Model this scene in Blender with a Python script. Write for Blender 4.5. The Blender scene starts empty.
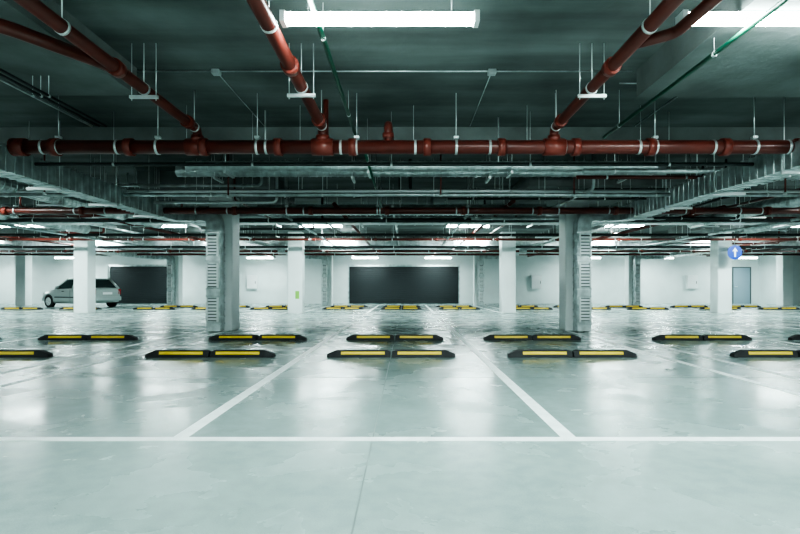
import bpy, bmesh, math, random
from mathutils import Vector, Matrix
random.seed(4)
scene = bpy.context.scene
COL = scene.collection
ZC = 3.4

# ------------------------------------------------------------------ materials
def mat(name, col, rough=0.5, metal=0.0, noise=0.0, nscale=5.0, bump=0.0, bscale=30.0, emit=None, estr=0, col2=None):
    m = bpy.data.materials.new(name); m.use_nodes = True
    nt = m.node_tree; b = nt.nodes["Principled BSDF"]
    b.inputs["Base Color"].default_value = (*col, 1)
    b.inputs["Roughness"].default_value = rough
    b.inputs["Metallic"].default_value = metal
    tc = nt.nodes.new("ShaderNodeTexCoord")
    if noise > 0 or col2:
        n = nt.nodes.new("ShaderNodeTexNoise"); n.inputs["Scale"].default_value = nscale
        n.inputs["Detail"].default_value = 6
        nt.links.new(tc.outputs["Object"], n.inputs["Vector"])
        r = nt.nodes.new("ShaderNodeValToRGB")
        c2 = col2 or tuple(max(0, c*(1-noise)) for c in col)
        r.color_ramp.elements[0].position = 0.35; r.color_ramp.elements[1].position = 0.65
        r.color_ramp.elements[0].color = (*c2, 1); r.color_ramp.elements[1].color = (*col, 1)
        nt.links.new(n.outputs["Fac"], r.inputs["Fac"])
        nt.links.new(r.outputs["Color"], b.inputs["Base Color"])
    if bump > 0:
        n2 = nt.nodes.new("ShaderNodeTexNoise"); n2.inputs["Scale"].default_value = bscale
        nt.links.new(tc.outputs["Object"], n2.inputs["Vector"])
        bp = nt.nodes.new("ShaderNodeBump"); bp.inputs["Strength"].default_value = bump; bp.inputs["Distance"].default_value = 0.02
        nt.links.new(n2.outputs["Fac"], bp.inputs["Height"]); nt.links.new(bp.outputs["Normal"], b.inputs["Normal"])
    if emit:
        b.inputs["Emission Color"].default_value = (*emit, 1); b.inputs["Emission Strength"].default_value = estr
    return m

M = {}
M['wall'] = mat("white_wall_paint", (.72,.79,.785), .6, noise=.08, nscale=1.2, bump=.1)
M['colw'] = mat("white_column_paint", (.82,.88,.875), .5, noise=.06, nscale=2, bump=.1)
M['red'] = mat("red_pipe_paint", (.15,.032,.024), .3, noise=.3, nscale=3)
M['redc'] = mat("red_coupling", (.20,.038,.027), .3)
M['steel'] = mat("galvanised_steel", (.66,.74,.74), .3, .8, noise=.35, nscale=6)
M['zinc'] = mat("zinc_clamp", (.76,.81,.81), .32, .6)
M['dark'] = mat("dark_steel", (.05,.06,.06), .5, .3)
M['slot'] = mat("grille_recess", (.12,.14,.14), .5, .4)
M['green'] = mat("green_pipe_paint", (.010,.11,.065), .4)
M['rubber'] = mat("black_rubber", (.012,.014,.016), .6, noise=.3, nscale=20)
M['yellow'] = mat("yellow_reflective", (.78,.55,.03), .45)
M['line'] = mat("white_line_paint", (.88,.95,.94), .4, noise=.15, nscale=9)
M['joint'] = mat("floor_joint_sealant", (.17,.22,.21), .5)
M['lampb'] = mat("lamp_housing", (.75,.78,.78), .4)
M['tube'] = mat("lamp_diffuser", (.9,.95,.95), .4, emit=(.84,1,.98), estr=45)
M['shut'] = mat("dark_shutter", (.035,.043,.046), .45, .3)
M['door'] = mat("grey_door_paint", (.25,.33,.38), .45)
M['blue'] = mat("blue_sign", (.01,.06,.36), .4)
M['white'] = mat("white_paint", (.85,.88,.88), .4)
M['carp'] = mat("silver_car_paint", (.40,.46,.45), .28, .3)
M['glass'] = mat("car_glass", (.03,.05,.05), .08)
M['tail'] = mat("tail_light", (.35,.02,.02), .2)
M['cable'] = mat("black_cable", (.02,.022,.025), .5)
M['greenmark'] = mat("green_marking", (.25,.55,.10), .5)

def ceil_mat():
    m = mat("ceiling_concrete", (.20,.235,.228), .7, col2=(.095,.118,.112), nscale=.8, bump=.25, bscale=12)
    nt = m.node_tree; b = nt.nodes["Principled BSDF"]; N = nt.nodes; L = nt.links
    tc = N.new("ShaderNodeTexCoord"); mp = N.new("ShaderNodeMapping"); mp.inputs["Scale"].default_value = (.25, 2.2, 1)
    L.new(tc.outputs["Object"], mp.inputs[0])
    n = N.new("ShaderNodeTexNoise"); n.inputs["Scale"].default_value = 1.2; n.inputs["Detail"].default_value = 5
    L.new(mp.outputs[0], n.inputs["Vector"])
    r = N.new("ShaderNodeValToRGB"); r.color_ramp.elements[0].position = .35; r.color_ramp.elements[1].position = .62
    r.color_ramp.elements[0].color = (.6,.6,.6,1)
    L.new(n.outputs["Fac"], r.inputs[0])
    src = b.inputs["Base Color"].links[0].from_socket
    mx = N.new("ShaderNodeMix"); mx.data_type = 'RGBA'; mx.blend_type = 'MULTIPLY'; mx.inputs["Factor"].default_value = 1
    L.new(src, mx.inputs[6]); L.new(r.outputs[0], mx.inputs[7]); L.new(mx.outputs[2], b.inputs["Base Color"])
    return m
M['ceil'] = ceil_mat()
M['beam'] = mat("beam_concrete", (.19,.22,.213), .7, noise=.4, nscale=1.5, bump=.25, bscale=12)

def floor_mat():
    m = bpy.data.materials.new("polished_concrete_floor"); m.use_nodes = True
    nt = m.node_tree; N = nt.nodes; L = nt.links; b = N["Principled BSDF"]
    tc = N.new("ShaderNodeTexCoord")
    def noise(s, det=6, dist=0.0):
        n = N.new("ShaderNodeTexNoise"); n.inputs["Scale"].default_value = s; n.inputs["Detail"].default_value = det
        n.inputs["Distortion"].default_value = dist
        L.new(tc.outputs["Object"], n.inputs["Vector"]); return n
    n1 = noise(.9, 9, .2); n2 = noise(9, 8); n5 = noise(140, 2)
    r1 = N.new("ShaderNodeValToRGB"); e = r1.color_ramp.elements
    e[0].position = .3; e[0].color = (.225,.30,.288,1); e[1].position = .7; e[1].color = (.345,.44,.425,1)
    L.new(n1.outputs["Fac"], r1.inputs["Fac"])
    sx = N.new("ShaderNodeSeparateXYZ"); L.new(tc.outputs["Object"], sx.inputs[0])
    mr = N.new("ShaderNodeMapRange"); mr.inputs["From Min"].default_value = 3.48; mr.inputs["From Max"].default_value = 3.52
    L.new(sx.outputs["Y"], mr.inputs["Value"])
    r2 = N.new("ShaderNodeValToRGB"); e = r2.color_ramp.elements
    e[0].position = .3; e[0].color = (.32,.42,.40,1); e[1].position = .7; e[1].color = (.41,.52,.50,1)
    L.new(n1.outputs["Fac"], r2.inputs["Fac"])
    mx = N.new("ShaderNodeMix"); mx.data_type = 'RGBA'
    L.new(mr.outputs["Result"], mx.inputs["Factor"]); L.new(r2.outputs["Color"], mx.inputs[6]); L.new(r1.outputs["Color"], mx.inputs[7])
    prev = mx.outputs[2]
    for nn, lo, p0, p1 in ((n2, .88, .35, .6), (n5, .86, .3, .7)):
        r3 = N.new("ShaderNodeValToRGB"); e = r3.color_ramp.elements
        e[0].position = p0; e[0].color = (lo,lo,lo,1); e[1].position = p1; e[1].color = (1,1,1,1)
        L.new(nn.outputs["Fac"], r3.inputs["Fac"])
        mm = N.new("ShaderNodeMix"); mm.data_type = 'RGBA'; mm.blend_type = 'MULTIPLY'; mm.inputs["Factor"].default_value = 1
        L.new(prev, mm.inputs[6]); L.new(r3.outputs["Color"], mm.inputs[7]); prev = mm.outputs[2]
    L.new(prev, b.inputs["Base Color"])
    rr = N.new("ShaderNodeMapRange"); rr.inputs["From Min"].default_value = .3; rr.inputs["From Max"].default_value = .7
    rr.inputs["To Min"].default_value = .13; rr.inputs["To Max"].default_value = .36
    n4 = noise(1.3, 7, .3); L.new(n4.outputs["Fac"], rr.inputs["Value"])
    L.new(rr.outputs["Result"], b.inputs["Roughness"])
    b.inputs["IOR"].default_value = 1.55
    bp = N.new("ShaderNodeBump"); bp.inputs["Strength"].default_value = .07; bp.inputs["Distance"].default_value = .01
    L.new(n2.outputs["Fac"], bp.inputs["Height"]); L.new(bp.outputs["Normal"], b.inputs["Normal"])
    return m
M['floor'] = floor_mat()

# ------------------------------------------------------------------ builder
class B:
    def __init__(s, name): s.name = name; s.bm = bmesh.new(); s.mats = []
    def mi(s, k):
        if k not in s.mats: s.mats.append(k)
        return s.mats.index(k)
    def box(s, x0, x1, y0, y1, z0, z1, k, bev=0):
        v = [s.bm.verts.new((x, y, z)) for x in (x0, x1) for y in (y0, y1) for z in (z0, z1)]
        i = s.mi(k); fs = []
        for q in ((0,1,3,2),(4,6,7,5),(0,4,5,1),(2,3,7,6),(0,2,6,4),(1,5,7,3)):
            f = s.bm.faces.new([v[a] for a in q]); f.material_index = i; fs.append(f)
        if bev:
            es = list({e for f in fs for e in f.edges})
            r = bmesh.ops.bevel(s.bm, geom=es, offset=bev, segments=1, affect='EDGES')
            for f in r['faces']: f.material_index = i
        return s
    def poly(s, pts, k):
        f = s.bm.faces.new([s.bm.verts.new(p) for p in pts]); f.material_index = s.mi(k)
    def sweep(s, pts, prof, k, scales=None, smooth=False):
        pts = [Vector(p) for p in pts]; i = s.mi(k); rings = []
        t = (pts[1]-pts[0]).normalized()
        up = Vector((0,0,1)) if abs(t.z) < .9 else Vector((0,1,0))
        u = t.cross(up).normalized(); v = u.cross(t).normalized()
        pt = t
        for n, p in enumerate(pts):
            a = pts[max(0, n-1)]; c = pts[min(len(pts)-1, n+1)]
            t = (c-a)
            t = t.normalized() if t.length > 1e-6 else pt
            q = pt.rotation_difference(t); u = q @ u; v = q @ v; pt = t
            sc = scales[n] if scales else 1
            rings.append([s.bm.verts.new(p + u*a_*sc + v*b_*sc) for a_, b_ in prof])
        m = len(prof)
        for r0, r1 in zip(rings, rings[1:]):
            for j in range(m):
                f = s.bm.faces.new((r0[j], r0[(j+1) % m], r1[(j+1) % m], r1[j])); f.material_index = i; f.smooth = smooth
        for r in (rings[0][::-1], rings[-1]):
            f = s.bm.faces.new(r); f.material_index = i
        return s
    def cyl(s, p0, p1, r, k, seg=14):
        prof = [(r*math.cos(2*math.pi*j/seg), r*math.sin(2*math.pi*j/seg)) for j in range(seg)]
        return s.sweep([p0, p1], prof, k, smooth=True)
    def tube(s, pts, r, k, seg=14, rad=.15):
        prof = [(r*math.cos(2*math.pi*j/seg), r*math.sin(2*math.pi*j/seg)) for j in range(seg)]
        return s.sweep(roundp(pts, rad), prof, k, smooth=True)
    def mesh(s):
        bmesh.ops.recalc_face_normals(s.bm, faces=s.bm.faces)
        me = bpy.data.meshes.new(s.name); s.bm.to_mesh(me); s.bm.free()
        for k in s.mats: me.materials.append(M[k])
        return me
    def done(s, parent=None, loc=None, rotz=0):
        o = bpy.data.objects.new(s.name, s.mesh()); COL.objects.link(o)
        if loc: o.location = loc
        o.rotation_euler[2] = rotz
        if parent: o.parent = parent
        return o

def roundp(pts, rad, n=6):
    pts = [Vector(p) for p in pts]; out = [pts[0]]
    for a, b, c in zip(pts, pts[1:], pts[2:]):
        d0 = (a-b).normalized(); d1 = (c-b).normalized()
        p0 = b + d0*rad; p1 = b + d1*rad
        for i in range(n+1):
            t = i/n; out.append(p0*(1-t)**2 + b*2*t*(1-t) + p1*t*t)
    out.append(pts[-1]); return out

def densify(pts, step, amp=1.13):
    P = []; S = []
    for a, b in zip(pts, pts[1:]):
        L = (b-a).length; P.append(a); S.append(1)
        if L > step*1.2:
            n = int(L/step); d = (b-a)/L
            for i in range(1, n+1):
                c = a + d*(L*i/(n+1))
                for off, sc in ((-.02, 1), (-.015, amp), (.015, amp), (.02, 1)):
                    P.append(c+d*off); S.append(sc)
    P.append(pts[-1]); S.append(1); return P, S
def circ(r, seg=16): return [(r*math.cos(2*math.pi*j/seg), r*math.sin(2*math.pi*j/seg)) for j in range(seg)]

# ------------------------------------------------------------------ room shell
X0, X1, Y0, Y1 = -29, 29, -7, 32
B("floor").box(X0, X1, Y0, Y1+3, -.2, 0, 'floor').done()
B("ceiling").box(X0, X1, Y0, Y1+3, ZC, ZC+.25, 'ceil').done()
B("wall_left").box(X0-.3, X0, Y0, Y1+3, -.2, ZC+.25, 'wall').done()
B("wall_right").box(X1, X1+.3, Y0, Y1+3, -.2, ZC+.25, 'wall').done()
B("wall_front").box(X0-.3, X1+.3, Y0-.3, Y0, -.2, ZC+.25, 'wall').done()
w = B("wall_back")
opens = [(-17.9, -14.2, 2.35), (-3.5, 3.25, 2.35)]
x = X0
for a, b, h in opens:
    w.box(x, a, Y1, Y1+.25, 0, ZC, 'wall'); w.box(a, b, Y1, Y1+.25, h, ZC, 'wall'); x = b
w.box(x, X1, Y1, Y1+.25, 0, ZC, 'wall')
w.done()
for a, b, h in opens:
    s = B("roller_shutter")
    z = 0
    while z < h-.01:
        s.box(a, b, Y1+.14, Y1+.2, z, min(z+.115, h), 'shut'); z += .125
    s.box(a, a+.08, Y1+.08, Y1+.22, 0, h, 'steel'); s.box(b-.08, b, Y1+.08, Y1+.22, 0, h, 'steel')
    s.box(a, b, Y1+.06, Y1+.22, h-.12, h, 'steel')
    s.done()
B("wall_nook").box(5.6, 6.2, 30.6, Y1, 0, ZC, 'wall').done()
B("wall_stair").box(21.2, 21.5, 29.6, Y1, 0, ZC, 'wall').box(21.5, X1, 29.6, 29.9, 0, ZC, 'wall').done()
d = B("door_1")
dx = 19.6
d.box(dx, dx+1.0, Y1-.06, Y1, 0, 2.15, 'door').box(dx-.06, dx, Y1-.08, Y1, 0, 2.2, 'slot').box(dx+1, dx+1.06, Y1-.08, Y1, 0, 2.2, 'slot').box(dx-.06, dx+1.06, Y1-.08, Y1, 2.15, 2.2, 'slot')
d.box(dx+.08, dx+.11, Y1-.12, Y1-.06, 1.0, 1.04, 'zinc').box(dx+.08, dx+.22, Y1-.13, Y1-.11, 1.0, 1.03, 'zinc').done()
B("ceiling_beam").box(X0, X1, 8.0, 8.35, 3.16, ZC, 'beam').done()
B("ceiling_beam").box(X0, X1, 16.0, 16.35, 3.12, ZC, 'beam').done()
B("ceiling_beam").box(X0, X1, 24.4, 24.75, 3.12, ZC, 'beam').done()

# ------------------------------------------------------------------ painted lines / joints
ln = B("parking_line_markings")
def seg(x0, x1, y0, y1): ln.box(x0, x1, y0, y1, 0, .002, 'line')
W = .1; S = 2.58
seg(-16, 16, 3.46, 3.55)
near = [-1.5, 1.08, 3.66, 4.28, 6.86, 9.44, 12.02, -4.08, -4.7, -7.28, -9.86, -12.44]
for x in near: seg(x-W/2, x+W/2, 3.55, 14.0)
seg(-16, 16, 14.0, 14.1)
seg(-24, 24, 20.0, 20.1)
for x in near+[-15, -15.7, -18.3, -20.9, 14.6, 15.2, 17.8, 20.4]: seg(x-W/2, x+W/2, 20.1, 29.2)
ln.done()
j = B("floor_expansion_joints")
for x in (-.22, -8.3, 7.9): j.box(x-.004, x+.004, Y0, 31, 0, .001, 'joint')
for y in (5.9, 11.6, 17): j.box(-20, 20, y-.003, y+.003, 0, .001, 'joint')
j.done()

# ------------------------------------------------------------------ columns
def column(x, y, name="concrete_column", mark=False):
    c = B(name); h = .27
    c.box(x-h, x+h, y-h, y+h, 0, 3.1, 'colw', .02)
    c.box(x-1.35, x+1.35, y-1.35, y+1.35, 3.1, ZC, 'beam')
    if mark: c.box(x+.02, x+.17, y-h-.004, y-h, .55, .85, 'greenmark')
    c.done()
CX = [-20.5, -12.35, -4.22, 3.9, 12.1, 20.3]
for x in CX: column(x, 12.4)
for x in CX: column(x, 20.5, mark=(x == -4.22))
for x in CX: column(x, 28.6)
column(3.9, 4.55); column(-4.3, 4.5); column(12.1, 4.5); column(-12.35, 4.5)

def rect(w, h): return [(-w/2, -h/2), (w/2, -h/2), (w/2, h/2), (-w/2, h/2)]
def col_duct(cx, cy, sgn, ystart, zrun=2.6, off=1.1):
    d = B("ventilation_duct")
    fy = cy-.27-.18; dx = cx + sgn*.05
    pts = roundp([(dx+sgn*off, ystart, zrun), (dx+sgn*off, fy, zrun), (dx, fy, zrun), (dx, fy, .02)], .26, 7)
    P, Sx = densify(pts, .16, 1.09)
    d.sweep(P, rect(.30, .3), 'steel', Sx)
    for z0, z1 in ((.25, .75), (1.0, 1.5), (1.7, 2.15)):
        yf = fy-.16
        d.box(dx-.10, dx+.10, yf-.035, yf-.02, z0, z1, 'slot')
        for a in range(int((z1-z0)/.07)):
            z = z0+.02+a*.07; d.box(dx-.10, dx+.10, yf-.055, yf-.035, z, z+.045, 'zinc')
        d.box(dx-.13, dx-.10, yf-.06, yf, z0-.02, z1+.02, 'zinc'); d.box(dx+.10, dx+.13, yf-.06, yf, z0-.02, z1+.02, 'zinc')
    y = ystart+.5
    while y < fy-.4:
        for o in (-.22, .22): d.cyl((dx+sgn*off+o, y, zrun-.2), (dx+sgn*off+o, y, ZC), .006, 'zinc', 6)
        d.box(dx+sgn*off-.25, dx+sgn*off+.25, y-.02, y+.02, zrun-.22, zrun-.18, 'zinc')
        y += 1.5
    d.done()
col_duct(-4.22, 12.4, -1, 1.2, 2.62, .95)
col_duct(3.9, 12.4, 1, 6.1, 2.62, .95)
for x, s in ((-12.35, -1), (-4.22, -1), (3.9, 1), (12.1, 1)): col_duct(x, 28.6, s, 22.3, 2.62, .95)

# ------------------------------------------------------------------ pipes
def pipe(name, pts, r, k, rad=.12, clampstep=1.6, coup=0, rods=True, seg=16, rodoff=.5):
    p = B(name); p.tube(pts, r, k, seg, rad)
    V = [Vector(q) for q in pts]
    for a, b in zip(V, V[1:]):
        L = (b-a).length; dr = (b-a)/L
        if abs(dr.z) > .8:
            continue
        if coup:
            t = coup*.5
            while t < L-.1:
                c = a+dr*t; p.cyl(c-dr*.045, c+dr*.045, r*1.28, 'redc' if 'red' in k else k, seg)
                p.cyl(c-dr*.16, c-dr*.13, r*1.05, 'zinc', seg)
                t += coup
        if rods:
            t = rodoff
            while t < L:
                c = a+dr*t
                p.cyl(c-dr*.015, c+dr*.015, r*1.1, 'zinc', seg)
                p.cyl(c+Vector((0, 0, r)), (c.x, c.y, ZC), .006 if r > .03 else .004, 'zinc', 6)
                if r > .06: p.box(c.x-.03, c.x+.03, c.y-.03, c.y+.03, c.z+r+.02, c.z+r+.05, 'zinc')
                t += clampstep
    return p

p = pipe("sprinkler_main_pipe", [(-4.8, 6.6, 2.73), (14, 6.6, 2.73)], .085, 'red', coup=.92, clampstep=1.23)
p.cyl((-4.86, 6.6, 2.73), (-4.7, 6.6, 2.73), .11, 'redc', 16); p.done()
def branch(x, z, y0, r, name="sprinkler_branch_pipe", y1=6.6):
    p = pipe(name, [(x, y0, z), (x, y1, z), (x, y1, 2.78)], r, 'red', rad=.1, clampstep=1.25, rodoff=1.0)
    p.cyl((x, y1-.35, z), (x, y1-.25, z), r*1.35, 'redc', 16)
    p.cyl((x, y1-1.9, z), (x, y1-1.8, z), r*1.35, 'redc', 16)
    p.cyl((x, y1, 2.80), (x, y1, 2.87), r*1.4, 'redc', 16)
    p.cyl((x-.13, y1, 2.73), (x+.13, y1, 2.73), .105, 'redc', 16)
    for yy in (y1-1.35,):
        p.box(x-.14, x+.14, yy-.015, yy+.015, z-r-.04, z-r-.01, 'zinc')
        for o in (-.12, .12): p.cyl((x+o, yy, z-r-.06), (x+o, yy, ZC), .005, 'zinc', 6)
    p.done()
branch(-2.58, 2.95, -2, .055)
branch(-1.03, 2.97, -2, .06)
branch(1.83, 2.96, -2, .055)
p = pipe("sprinkler_branch_pipe", [(-4.0, 2.95, 3.0), (-3.0, 4.1, 2.97), (-2.58, 4.75, 2.95)], .055, 'red', rad=.05, rodoff=.8); p.done()
p = pipe("sprinkler_branch_pipe", [(2.15, 3.5, 3.0), (2.12, 4.2, 3.0), (1.84, 4.3, 2.96)], .045, 'red', rad=.08, rods=False); p.done()
pipe("sprinkler_riser_pipe", [(-.22, 6.6, 2.78), (-.22, 6.6, 3.02), (-.22, 7.9, 3.12)], .05, 'red', rad=.08, rods=False).cyl((-.22, 6.6, 2.84), (-.22, 6.6, 2.9), .07, 'redc').done()
pipe("sprinkler_riser_pipe", [(-1.03, 6.85, 2.73), (-1.03, 6.85, ZC)], .035, 'red', rods=False).done()

def xpipe(name, y, z, r, k, x0=-22, x1=22, **kw):
    pipe(name, [(x0, y, z), (x1, y, z)], r, k, **kw).done()
xpipe("water_pipe", 7.05, 2.78, .022, 'green', -3.4, 12, clampstep=1.5)
xpipe("water_pipe", 7.3, 2.68, .025, 'dark', -14, 14, clampstep=1.9)
xpipe("heating_pipe", 9.6, 2.66, .035, 'steel', -14, 15, clampstep=2)
xpipe("heating_pipe", 9.75, 2.75, .03, 'zinc', -14, 15, clampstep=2.2)
xpipe("sprinkler_cross_pipe", 11.2, 2.60, .07, 'red', -22, 22, coup=1.6, clampstep=1.9)
xpipe("heating_pipe", 10.8, 2.9, .05, 'steel', -14, 15, clampstep=1.7)
xpipe("drain_pipe", 13.6, 2.7, .05, 'dark', clampstep=3)
xpipe("sprinkler_cross_pipe", 15.2, 3.02, .05, 'red', coup=2.2, clampstep=2.6)
xpipe("sprinkler_cross_pipe", 19.3, 2.72, .045, 'red', coup=2.2, clampstep=3)
xpipe("sprinkler_cross_pipe", 22.4, 2.5, .045, 'red', coup=2.2, clampstep=3)
xpipe("heating_pipe", 21.6, 2.62, .05, 'dark', clampstep=3)
xpipe("sprinkler_cross_pipe", 26.2, 2.6, .05, 'red', clampstep=3)
xpipe("drain_pipe", 25.2, 2.7, .06, 'steel', clampstep=3)
def ypipe(name, x, z, r, k, y0, y1, **kw):
    pipe(name, [(x, y0, z), (x, y1, z)], r, k, **kw).done()
ypipe("water_pipe", -.70, 3.1, .022, 'green', -2, 7.9, clampstep=2)
ypipe("water_pipe", 2.6, 2.965, .02, 'green', -2, 7.0, clampstep=2)
ypipe("water_pipe", -.55, 2.8, .02, 'green', 7.1, 12, clampstep=2)
ypipe("electrical_conduit", -3.55, 2.9, .014, 'cable', -2, 6.3, clampstep=1.7)
ypipe("electrical_conduit", -3.63, 2.9, .014, 'cable', -2, 6.3, clampstep=1.7)
ypipe("electrical_conduit", -3.71, 2.9, .014, 'steel', -2, 6.3, clampstep=1.7)
for x, z, r, k in ((-7.6, 2.75, .05, 'red'), (7.1, 2.78, .05, 'red'), (-9.5, 2.9, .04, 'steel'), (9.8, 2.7, .04, 'steel'),
                   (-1.6, 2.85, .045, 'red'), (1.5, 2.75, .035, 'steel'), (-14.2, 2.8, .05, 'red'), (14.6, 2.8, .05, 'red'), (2.4, 2.92, .045, 'red'), (-17.2, 2.8, .05, 'steel'), (17.5,2.8,.05,'red'),
                   (-.3, 2.8, .03, 'zinc'), (-2.9, 2.7, .03, 'steel'), (-5.6, 2.75, .03, 'zinc'), (5.2, 2.7, .03, 'zinc'), (-11, 2.7, .04, 'steel'), (11.2, 2.8, .04, 'steel')):
    ypipe("service_pipe", x, z, r, k, 11.9 if abs(x) < 12 else 13, 31, clampstep=3)
for x, y in ((-3.1, 9.3), (-6.1, 9), (2.9, 9.2), (.6, 9.2), (6.4, 9)):
    pipe("sprinkler_drop", [(x, y, ZC), (x, y, 2.6)], .014, 'red', rods=False, seg=8).cyl((x, y, 2.56), (x, y, 2.6), .03, 'zinc', 10).done()
# denser services: short offset runs with elbows
for i in range(34):
    y = random.choice([8.6, 9.9, 10.5, 12.9, 14.0, 16.8, 18.9, 20.0, 22.0, 24.0, 27.0]) + random.uniform(-.2, .2)
    xa = random.uniform(-1, 1)*y*.85; L = random.uniform(1.5, 5)
    z = random.uniform(2.62, 3.0) if y < 15 else random.uniform(2.75, 3.0)
    k = random.choice(['dark', 'dark', 'steel', 'red', 'red', 'zinc']); r = random.choice([.02, .03, .04])
    if abs(xa+L-3.9) < .8 or abs(xa+L+4.2) < .8: L += 1.5
    pipe("service_pipe", [(xa, y, z), (xa+L, y, z), (xa+L, y, ZC)], r, k, rad=.1, clampstep=1.3, seg=10).done()
for i in range(16):
    x = random.uniform(-11, 11); y0 = random.uniform(8.6, 14); 
    if min(abs(x-3.9), abs(x+4.22)) < .5: continue
    pipe("service_pipe", [(x, y0, ZC), (x, y0, random.uniform(2.7, 2.85)), (x, y0+random.uniform(2, 5), 2.78)], random.choice([.02, .03]), random.choice(['dark', 'red', 'steel']), rad=.1, clampstep=1.6, seg=10).done()

def conduit(pts, r=.010, k='zinc', name="electrical_conduit"):
    B(name).tube(pts, r, k, 8, .06).done()
zc = ZC-.014
conduit([(-3.0, 5.9, zc), (2.5, 5.9, zc)], .009, 'steel')
conduit([(2.5, 6.25, zc-.0), (3.4, 6.25, zc), (3.4, 7.9, zc)], .009, 'steel')
conduit([(-2.1, 5.9, zc), (-2.1, 7.9, zc)], .007, 'steel')
conduit([(.95, 5.9, zc), (.95, 7.9, zc)], .007, 'steel')
conduit([(-1.9, 7.2, zc), (-1.9, 7.2, 2.8)])
conduit([(1.3, 7.5, zc), (1.3, 7.5, 2.7)])
for (x, y) in ((-2.1, 5.9), (.95, 5.9), (3.4, 6.25)):
    B("junction_box").box(x-.045, x+.045, y-.045, y+.045, ZC-.05, ZC, 'steel', .005).done()

def xduct(y, z, w, h, x0, x1, step=.32, round_=False):
    d = B("ventilation_duct")
    P, Sx = densify([Vector((x0, y, z)), Vector((x1, y, z))], step, 1.06 if round_ else 1.09)
    d.sweep(P, circ(h/2) if round_ else rect(w, h), 'steel', Sx)
    x = x0+.7
    while x < x1:
        for o in (-w/2-.04, w/2+.04): d.cyl((x, y+o, z-h/2-.03), (x, y+o, ZC), .006, 'zinc', 6)
        d.box(x-.02, x+.02, y-w/2-.07, y+w/2+.07, z-h/2-.07, z-h/2-.03, 'zinc')
        x += 2.3
    d.done()
xduct(9.1, 2.98, .3, .2, -3.9, 4.4, .12, True)
xduct(8.75, 2.98, .3, .17, -3.6, 4.1, .12, True)
xduct(9.1, 2.98, .55, .2, 5.6, 16, .2)
xduct(13.0, 2.88, .3, .26, -3.6, 3.4, .12, True)
xduct(14.6, 2.85, .5, .25, -18, 18, .5)
xduct(23.5, 2.9, .5, .25, -20, 20, 1.0)
def yduct(x, z, w, h, y0, y1, step=.2, round_=False):
    d = B("ventilation_duct")
    P, Sx = densify([Vector((x, y0, z)), Vector((x, y1, z))], step, 1.07)
    d.sweep(P, circ(h/2) if round_ else rect(w, h), 'steel', Sx)
    y = y0+.4
    while y < y1:
        for o in (-w/2-.04, w/2+.04): d.cyl((x+o, y, z-h/2-.03), (x+o, y, ZC), .006, 'zinc', 6)
        d.box(x-w/2-.07, x+w/2+.07, y-.02, y+.02, z-h/2-.06, z-h/2-.03, 'zinc')
        y += 1.9
    d.done()
yduct(-7.2, 2.85, .4, .3, 8.5, 15.5, .15, True)
yduct(8.3, 2.85, .4, .3, 8.5, 15.5, .15, True)
yduct(-10.2, 2.85, .4, .3, 9.5, 17, .15, True)
yduct(10.9, 2.85, .4, .3, 9.5, 17, .15, True)

def tray(axis, a0, a1, c, z, w=.3, k='dark'):
    t = B("cable_tray")
    def bx(u0, u1, v0, v1, z0, z1, k):
        if axis == 'x': t.box(u0, u1, v0, v1, z0, z1, k)
        else: t.box(v0, v1, u0, u1, z0, z1, k)
    bx(a0, a1, c-w/2, c-w/2+.01, z, z+.07, k); bx(a0, a1, c+w/2-.01, c+w/2, z, z+.07, k)
    u = a0
    while u < a1:
        bx(u, u+.03, c-w/2, c+w/2, z, z+.012, k); u += .25
    for i in range(5): bx(a0, a1, c-w/2+.03+i*.05, c-w/2+.06+i*.05, z+.012, z+.035+.01*(i % 2), 'cable')
    u = a0+.6
    while u < a1:
        for o in (-w/2-.02, w/2+.02):
            p = (u, c+o) if axis == 'x' else (c+o, u)
            t.cyl((p[0], p[1], z-.03), (p[0], p[1], ZC), .006, 'zinc', 6)
        bx(u-.02, u+.02, c-w/2-.04, c+w/2+.04, z-.03, z, 'zinc'); u += 1.9
    t.done()
tray('x', -14, 15, 10.1, 2.76)
tray('x', -20, 20, 17.4, 2.66, k='dark')
tray('y', 12.5, 31, 5.9, 2.85, k='zinc')
tray('y', 12.5, 31, -6.3, 2.85, k='zinc')

# ------------------------------------------------------------------ lamps
def lamp(x, y, zb, power, L=1.5, zt=ZC):
    root = bpy.data.objects.new("fluorescent_lamp", None); COL.objects.link(root); root.location = (x, y, zb)
    b = B("housing"); b.box(-L/2, L/2, -.045, .045, .05, .08, 'lampb', .008)
    b.box(-L/2-.01, -L/2+.03, -.06, .06, .0, .082, 'lampb'); b.box(L/2-.03, L/2+.01, -.06, .06, .0, .082, 'lampb')
    for o in (-L/2+.2, L/2-.2):
        if x+o > 2.5 and x < 3.2 and y < 5: continue
        if zt-zb > .09: b.cyl((o, 0, .08), (o, 0, zt-zb), .006, 'zinc', 6)
    b.done(root)
    t = B("diffuser")
    prof = [(-.05, .07), (-.06, .045), (-.05, .015), (-.03, 0), (.03, 0), (.05, .015), (.06, .045), (.05, .07)]
    t.sweep([(-L/2+.03, 0, 0), (L/2-.03, 0, 0)], prof, 'tube'); t.done(root)
    la = bpy.data.lights.new("lamp_light", 'AREA'); la.shape = 'RECTANGLE'; la.size = L-.1; la.size_y = .1
    la.energy = power; la.color = (.82, 1, .975); la.spread = math.radians(175)
    lo = bpy.data.objects.new("light", la); COL.objects.link(lo); lo.parent = root; lo.location = (0, 0, -.012)
PW = 60
for x in (-.2, 2.86): lamp(x, 4.1, 3.02, PW)
for x in (-9, 6.2, 9.2): lamp(x, 4.1, 3.02, PW)
for x in (-9, -3, .5, 3.4, 9): lamp(x, -.6, 3.02, PW*.8)
for x in (-6, 0, 6): lamp(x, -4.5, 3.02, PW*1.6)
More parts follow.
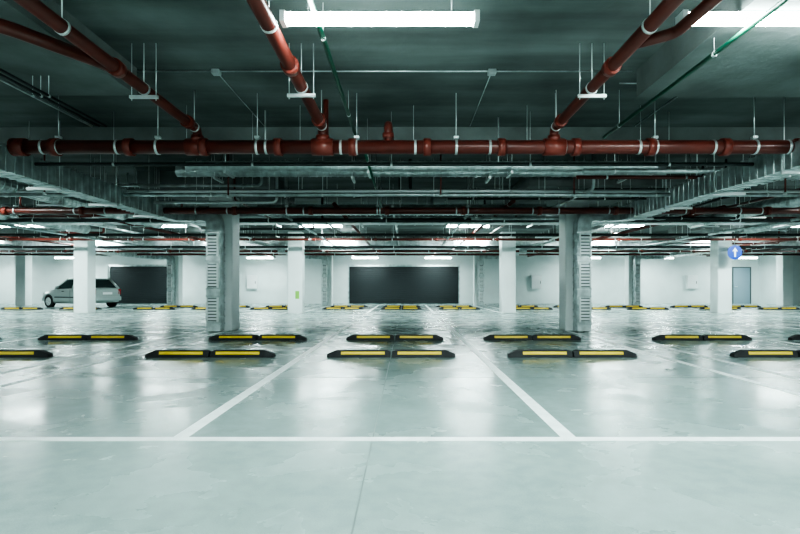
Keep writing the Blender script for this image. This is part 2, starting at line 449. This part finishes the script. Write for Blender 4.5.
for x in (-18.4, -13.1, -8.2, -2.9, 2.1, 7.5, 12.7, 18): lamp(x, 18.2, 3.04, PW*1.8)
for x in (-18.6, -13.4, -8.2, -2.9, 2.9, 8.5, 13.3, 18.6): lamp(x, 23.6-.8, 2.98, PW*1.3)
for x in (-24, -19, -14, -8.2, -2.3, 1.8, 10.2, 14.3, 19): lamp(x, 30, 2.6, PW*1.3)
for x in (-9, 9.5, -15, 15.5): lamp(x, 10.6, 2.98, PW)

# ------------------------------------------------------------------ wheel stops
def stop_mesh():
    b = B("wheel_stop"); L = .9; h = .1; wd = .15
    def ring(x, w, z): return [(x, -w/2, 0), (x, -w/2*.62, z), (x, w/2*.62, z), (x, w/2, 0)]
    st = [ring(-L/2, wd*.9, .045), ring(-L/2+.13, wd, h), ring(L/2-.05, wd, h), ring(L/2, wd*.98, h*.8)]
    vs = [[b.bm.verts.new(p) for p in r] for r in st]; i = b.mi('rubber')
    for r0, r1 in zip(vs, vs[1:]):
        for j in range(4):
            f = b.bm.faces.new((r0[j], r0[(j+1) % 4], r1[(j+1) % 4], r1[j])); f.material_index = i
    b.bm.faces.new(vs[0]).material_index = i; b.bm.faces.new(vs[-1]).material_index = i
    for s in (-1, 1):
        def P(x, t, o=.004):
            return (x, s*(wd/2*(1-t)+wd/2*.62*t+o), h*t+.002)
        for (xa, xb) in ((-L/2+.2, L/2-.08),):
            q = [P(xa, .40), P(xb, .40), P(xb, .80), P(xa, .80)]
            q2 = [P(xa, .40, -.004), P(xb, .40, -.004), P(xb, .80, -.004), P(xa, .80, -.004)]
            A = [b.bm.verts.new(c) for c in q]; C = [b.bm.verts.new(c) for c in q2]; yi = b.mi('yellow')
            b.bm.faces.new(A).material_index = yi
            for k in range(4): b.bm.faces.new((A[k], A[(k+1) % 4], C[(k+1) % 4], C[k])).material_index = yi
    for x in (-.2, .25): b.cyl((x, 0, h-.005), (x, 0, h+.004), .022, 'dark', 10)
    return b.mesh()
SM = stop_mesh()
def stop_pair(x, y):
    for s in (-1, 1):
        o = bpy.data.objects.new("wheel_stop", SM); COL.objects.link(o)
        o.location = (x+s*.462, y, .002); o.rotation_euler[2] = 0 if s < 0 else math.pi
ext = [-.21, -2.79, 2.37, -2.79-3.2, 2.37+3.2, -8.57, 8.15, -11.15, 10.7]
for x in ext: stop_pair(x, 7.62)
for x in ext: stop_pair(x, 10.05)
far = ext+[-14.4, 13.9, -17, 16.5]
for x in far: stop_pair(x, 23.6)
for x in far:
    if not -19 < x < -14.3: stop_pair(x, 26.2)

# ------------------------------------------------------------------ car (silver hatchback)
def car(loc, rot):
    root = bpy.data.objects.new("hatchback_car", None); COL.objects.link(root); root.location = loc; root.rotation_euler[2] = rot
    b = B("body"); i = b.mi('carp')
    st = [(-1.92,.34,.58,.60),(-1.86,.24,.68,.70),(-1.6,.2,.78,.78),(-1.1,.2,.87,.82),(-.75,.2,.92,.83),(0,.2,.93,.84),(.9,.2,.95,.84),(1.45,.22,.97,.81),(1.8,.26,.96,.75),(1.9,.34,.88,.68)]
    rings = []
    for x, zb, zt, hw in st:
        zm = (zb+zt)/2+.05
        r = [(-hw*.9, zb), (-hw, zb+.12), (-hw, zm), (-hw*.94, zt-.03), (-hw*.8, zt), (0, zt+.015), (hw*.8, zt), (hw*.94, zt-.03), (hw, zm), (hw, zb+.12), (hw*.9, zb), (0, zb)]
        rings.append([b.bm.verts.new((x, y, z)) for y, z in r])
    for r0, r1 in zip(rings, rings[1:]):
        for q in range(12):
            f = b.bm.faces.new((r0[q], r0[(q+1) % 12], r1[(q+1) % 12], r1[q])); f.material_index = i; f.smooth = True
    b.bm.faces.new(rings[0]); b.bm.faces.new(rings[-1])
    b.done(root)
    g = B("windows")
    zb, zt = .9, 1.38
    V = [(-.85,-.74,zb),(1.78,-.7,zb),(1.78,.7,zb),(-.85,.74,zb),(-.12,-.58,zt),(1.3,-.56,zt),(1.3,.56,zt),(-.12,.58,zt)]
    vv = [g.bm.verts.new(p) for p in V]
    for q in ((0,1,5,4),(1,2,6,5),(2,3,7,6),(3,0,4,7),(4,5,6,7),(0,3,2,1)):
        g.bm.faces.new([vv[a] for a in q]).material_index = g.mi('glass')
    g.done(root)
    r = B("roof_and_pillars")
    r.box(-.16, 1.36, -.57, .57, 1.365, 1.42, 'carp', .02)
    def pil(a, c, rr=.035): r.cyl(a, c, rr, 'carp', 8)
    for s in (-1, 1):
        pil((-.85, s*.745, .9), (-.12, s*.585, 1.39)); pil((1.78, s*.70, .92), (1.32, s*.565, 1.39), .06)
        pil((.42, s*.735, .92), (.46, s*.585, 1.39), .03); pil((1.2, s*.73, .92), (1.12, s*.585, 1.39), .03)
        pil((-.12, s*.58, 1.39), (1.32, s*.565, 1.39), .035)
        r.box(-.62, -.5, s*.84-.08, s*.84+.08, .93, 1.04, 'carp', .02)
        r.box(-.2, -.05, s*.845-.01, s*.845+.01, .78, .81, 'dark'); r.box(.75, .9, s*.845-.01, s*.845+.01, .79, .82, 'dark')
        r.box(-.75, .8, s*.84-.012, s*.84+.012, .48, .53, 'dark')
        r.box(1.78, 1.90, s*.66-.09, s*.66+.09, .62, .9, 'tail', .02)
        r.box(-1.9, -1.7, s*.58-.13, s*.58+.11, .56, .7, 'white', .03)
        r.box(.40, .41, s*.845-.004, s*.845+.004, .3, .9, 'dark')
    r.box(1.84, 1.98, -.72, .72, .34, .54, 'carp', .03); r.box(-1.98, -1.84, -.7, .7, .3, .48, 'carp', .03)
    r.box(1.905, 1.925, -.25, .25, .64, .75, 'white'); r.done(root)
    for n, (x, s) in enumerate(((-1.2,-1),(-1.2,1),(1.2,-1),(1.2,1))):
        w = B("wheel_%d" % (n+1)); y = s*.755
        w.cyl((x, y-.1, .29), (x, y+.1, .29), .29, 'rubber', 24)
        w.cyl((x, y+s*.1, .29), (x, y+s*.108, .29), .2, 'zinc', 20)
        for k in range(5):
            a = k*2*math.pi/5; w.cyl((x+.05*math.cos(a), y+s*.112, .29+.05*math.sin(a)), (x+.18*math.cos(a), y+s*.112, .29+.18*math.sin(a)), .018, 'steel', 6)
        w.cyl((x, s*.80, .31), (x, s*.846, .31), .325, 'dark', 24)
        w.done(root)
car((-16.2, 26.6, 0), math.radians(-24))

# ------------------------------------------------------------------ sign, cabinets
s = B("direction_sign")
sx, sy, sz = 12.15, 19.7, 2.28
s.cyl((sx, sy, sz), (sx, sy+.02, sz), .27, 'blue', 32)
s.box(sx-.03, sx+.03, sy-.012, sy-.0, sz-.17, sz+.06, 'white')
s.poly([(sx-.1, sy-.008, sz+.04), (sx+.1, sy-.008, sz+.04), (sx, sy-.008, sz+.18)], 'white')
s.cyl((sx, sy+.03, sz-.26), (sx, sy+.03, 3.1), .012, 'zinc', 8); s.done()
for x in (7.5, 16.8, -9.5):
    c = B("electrical_cabinet"); c.box(x, x+.6, Y1-.2, Y1, .9, 1.7, 'lampb', .01).box(x+.5, x+.53, Y1-.22, Y1-.2, 1.2, 1.35, 'dark').done()

# ------------------------------------------------------------------ world, camera
w = bpy.data.worlds.new("World"); scene.world = w; w.use_nodes = True
w.node_tree.nodes["Background"].inputs[0].default_value = (.02, .025, .025, 1)
w.node_tree.nodes["Background"].inputs[1].default_value = .1
cam = bpy.data.cameras.new("Camera"); co = bpy.data.objects.new("Camera", cam); COL.objects.link(co)
co.location = (0, 0, 1.0); co.rotation_euler = (math.radians(90), 0, 0)
cam.lens = 24; cam.sensor_width = 36; cam.shift_x = -.0075; cam.shift_y = .025
cam.clip_start = .05
scene.camera = co
scene.view_settings.view_transform = 'AgX'
scene.view_settings.look = 'AgX - High Contrast'
scene.view_settings.exposure = 0.45
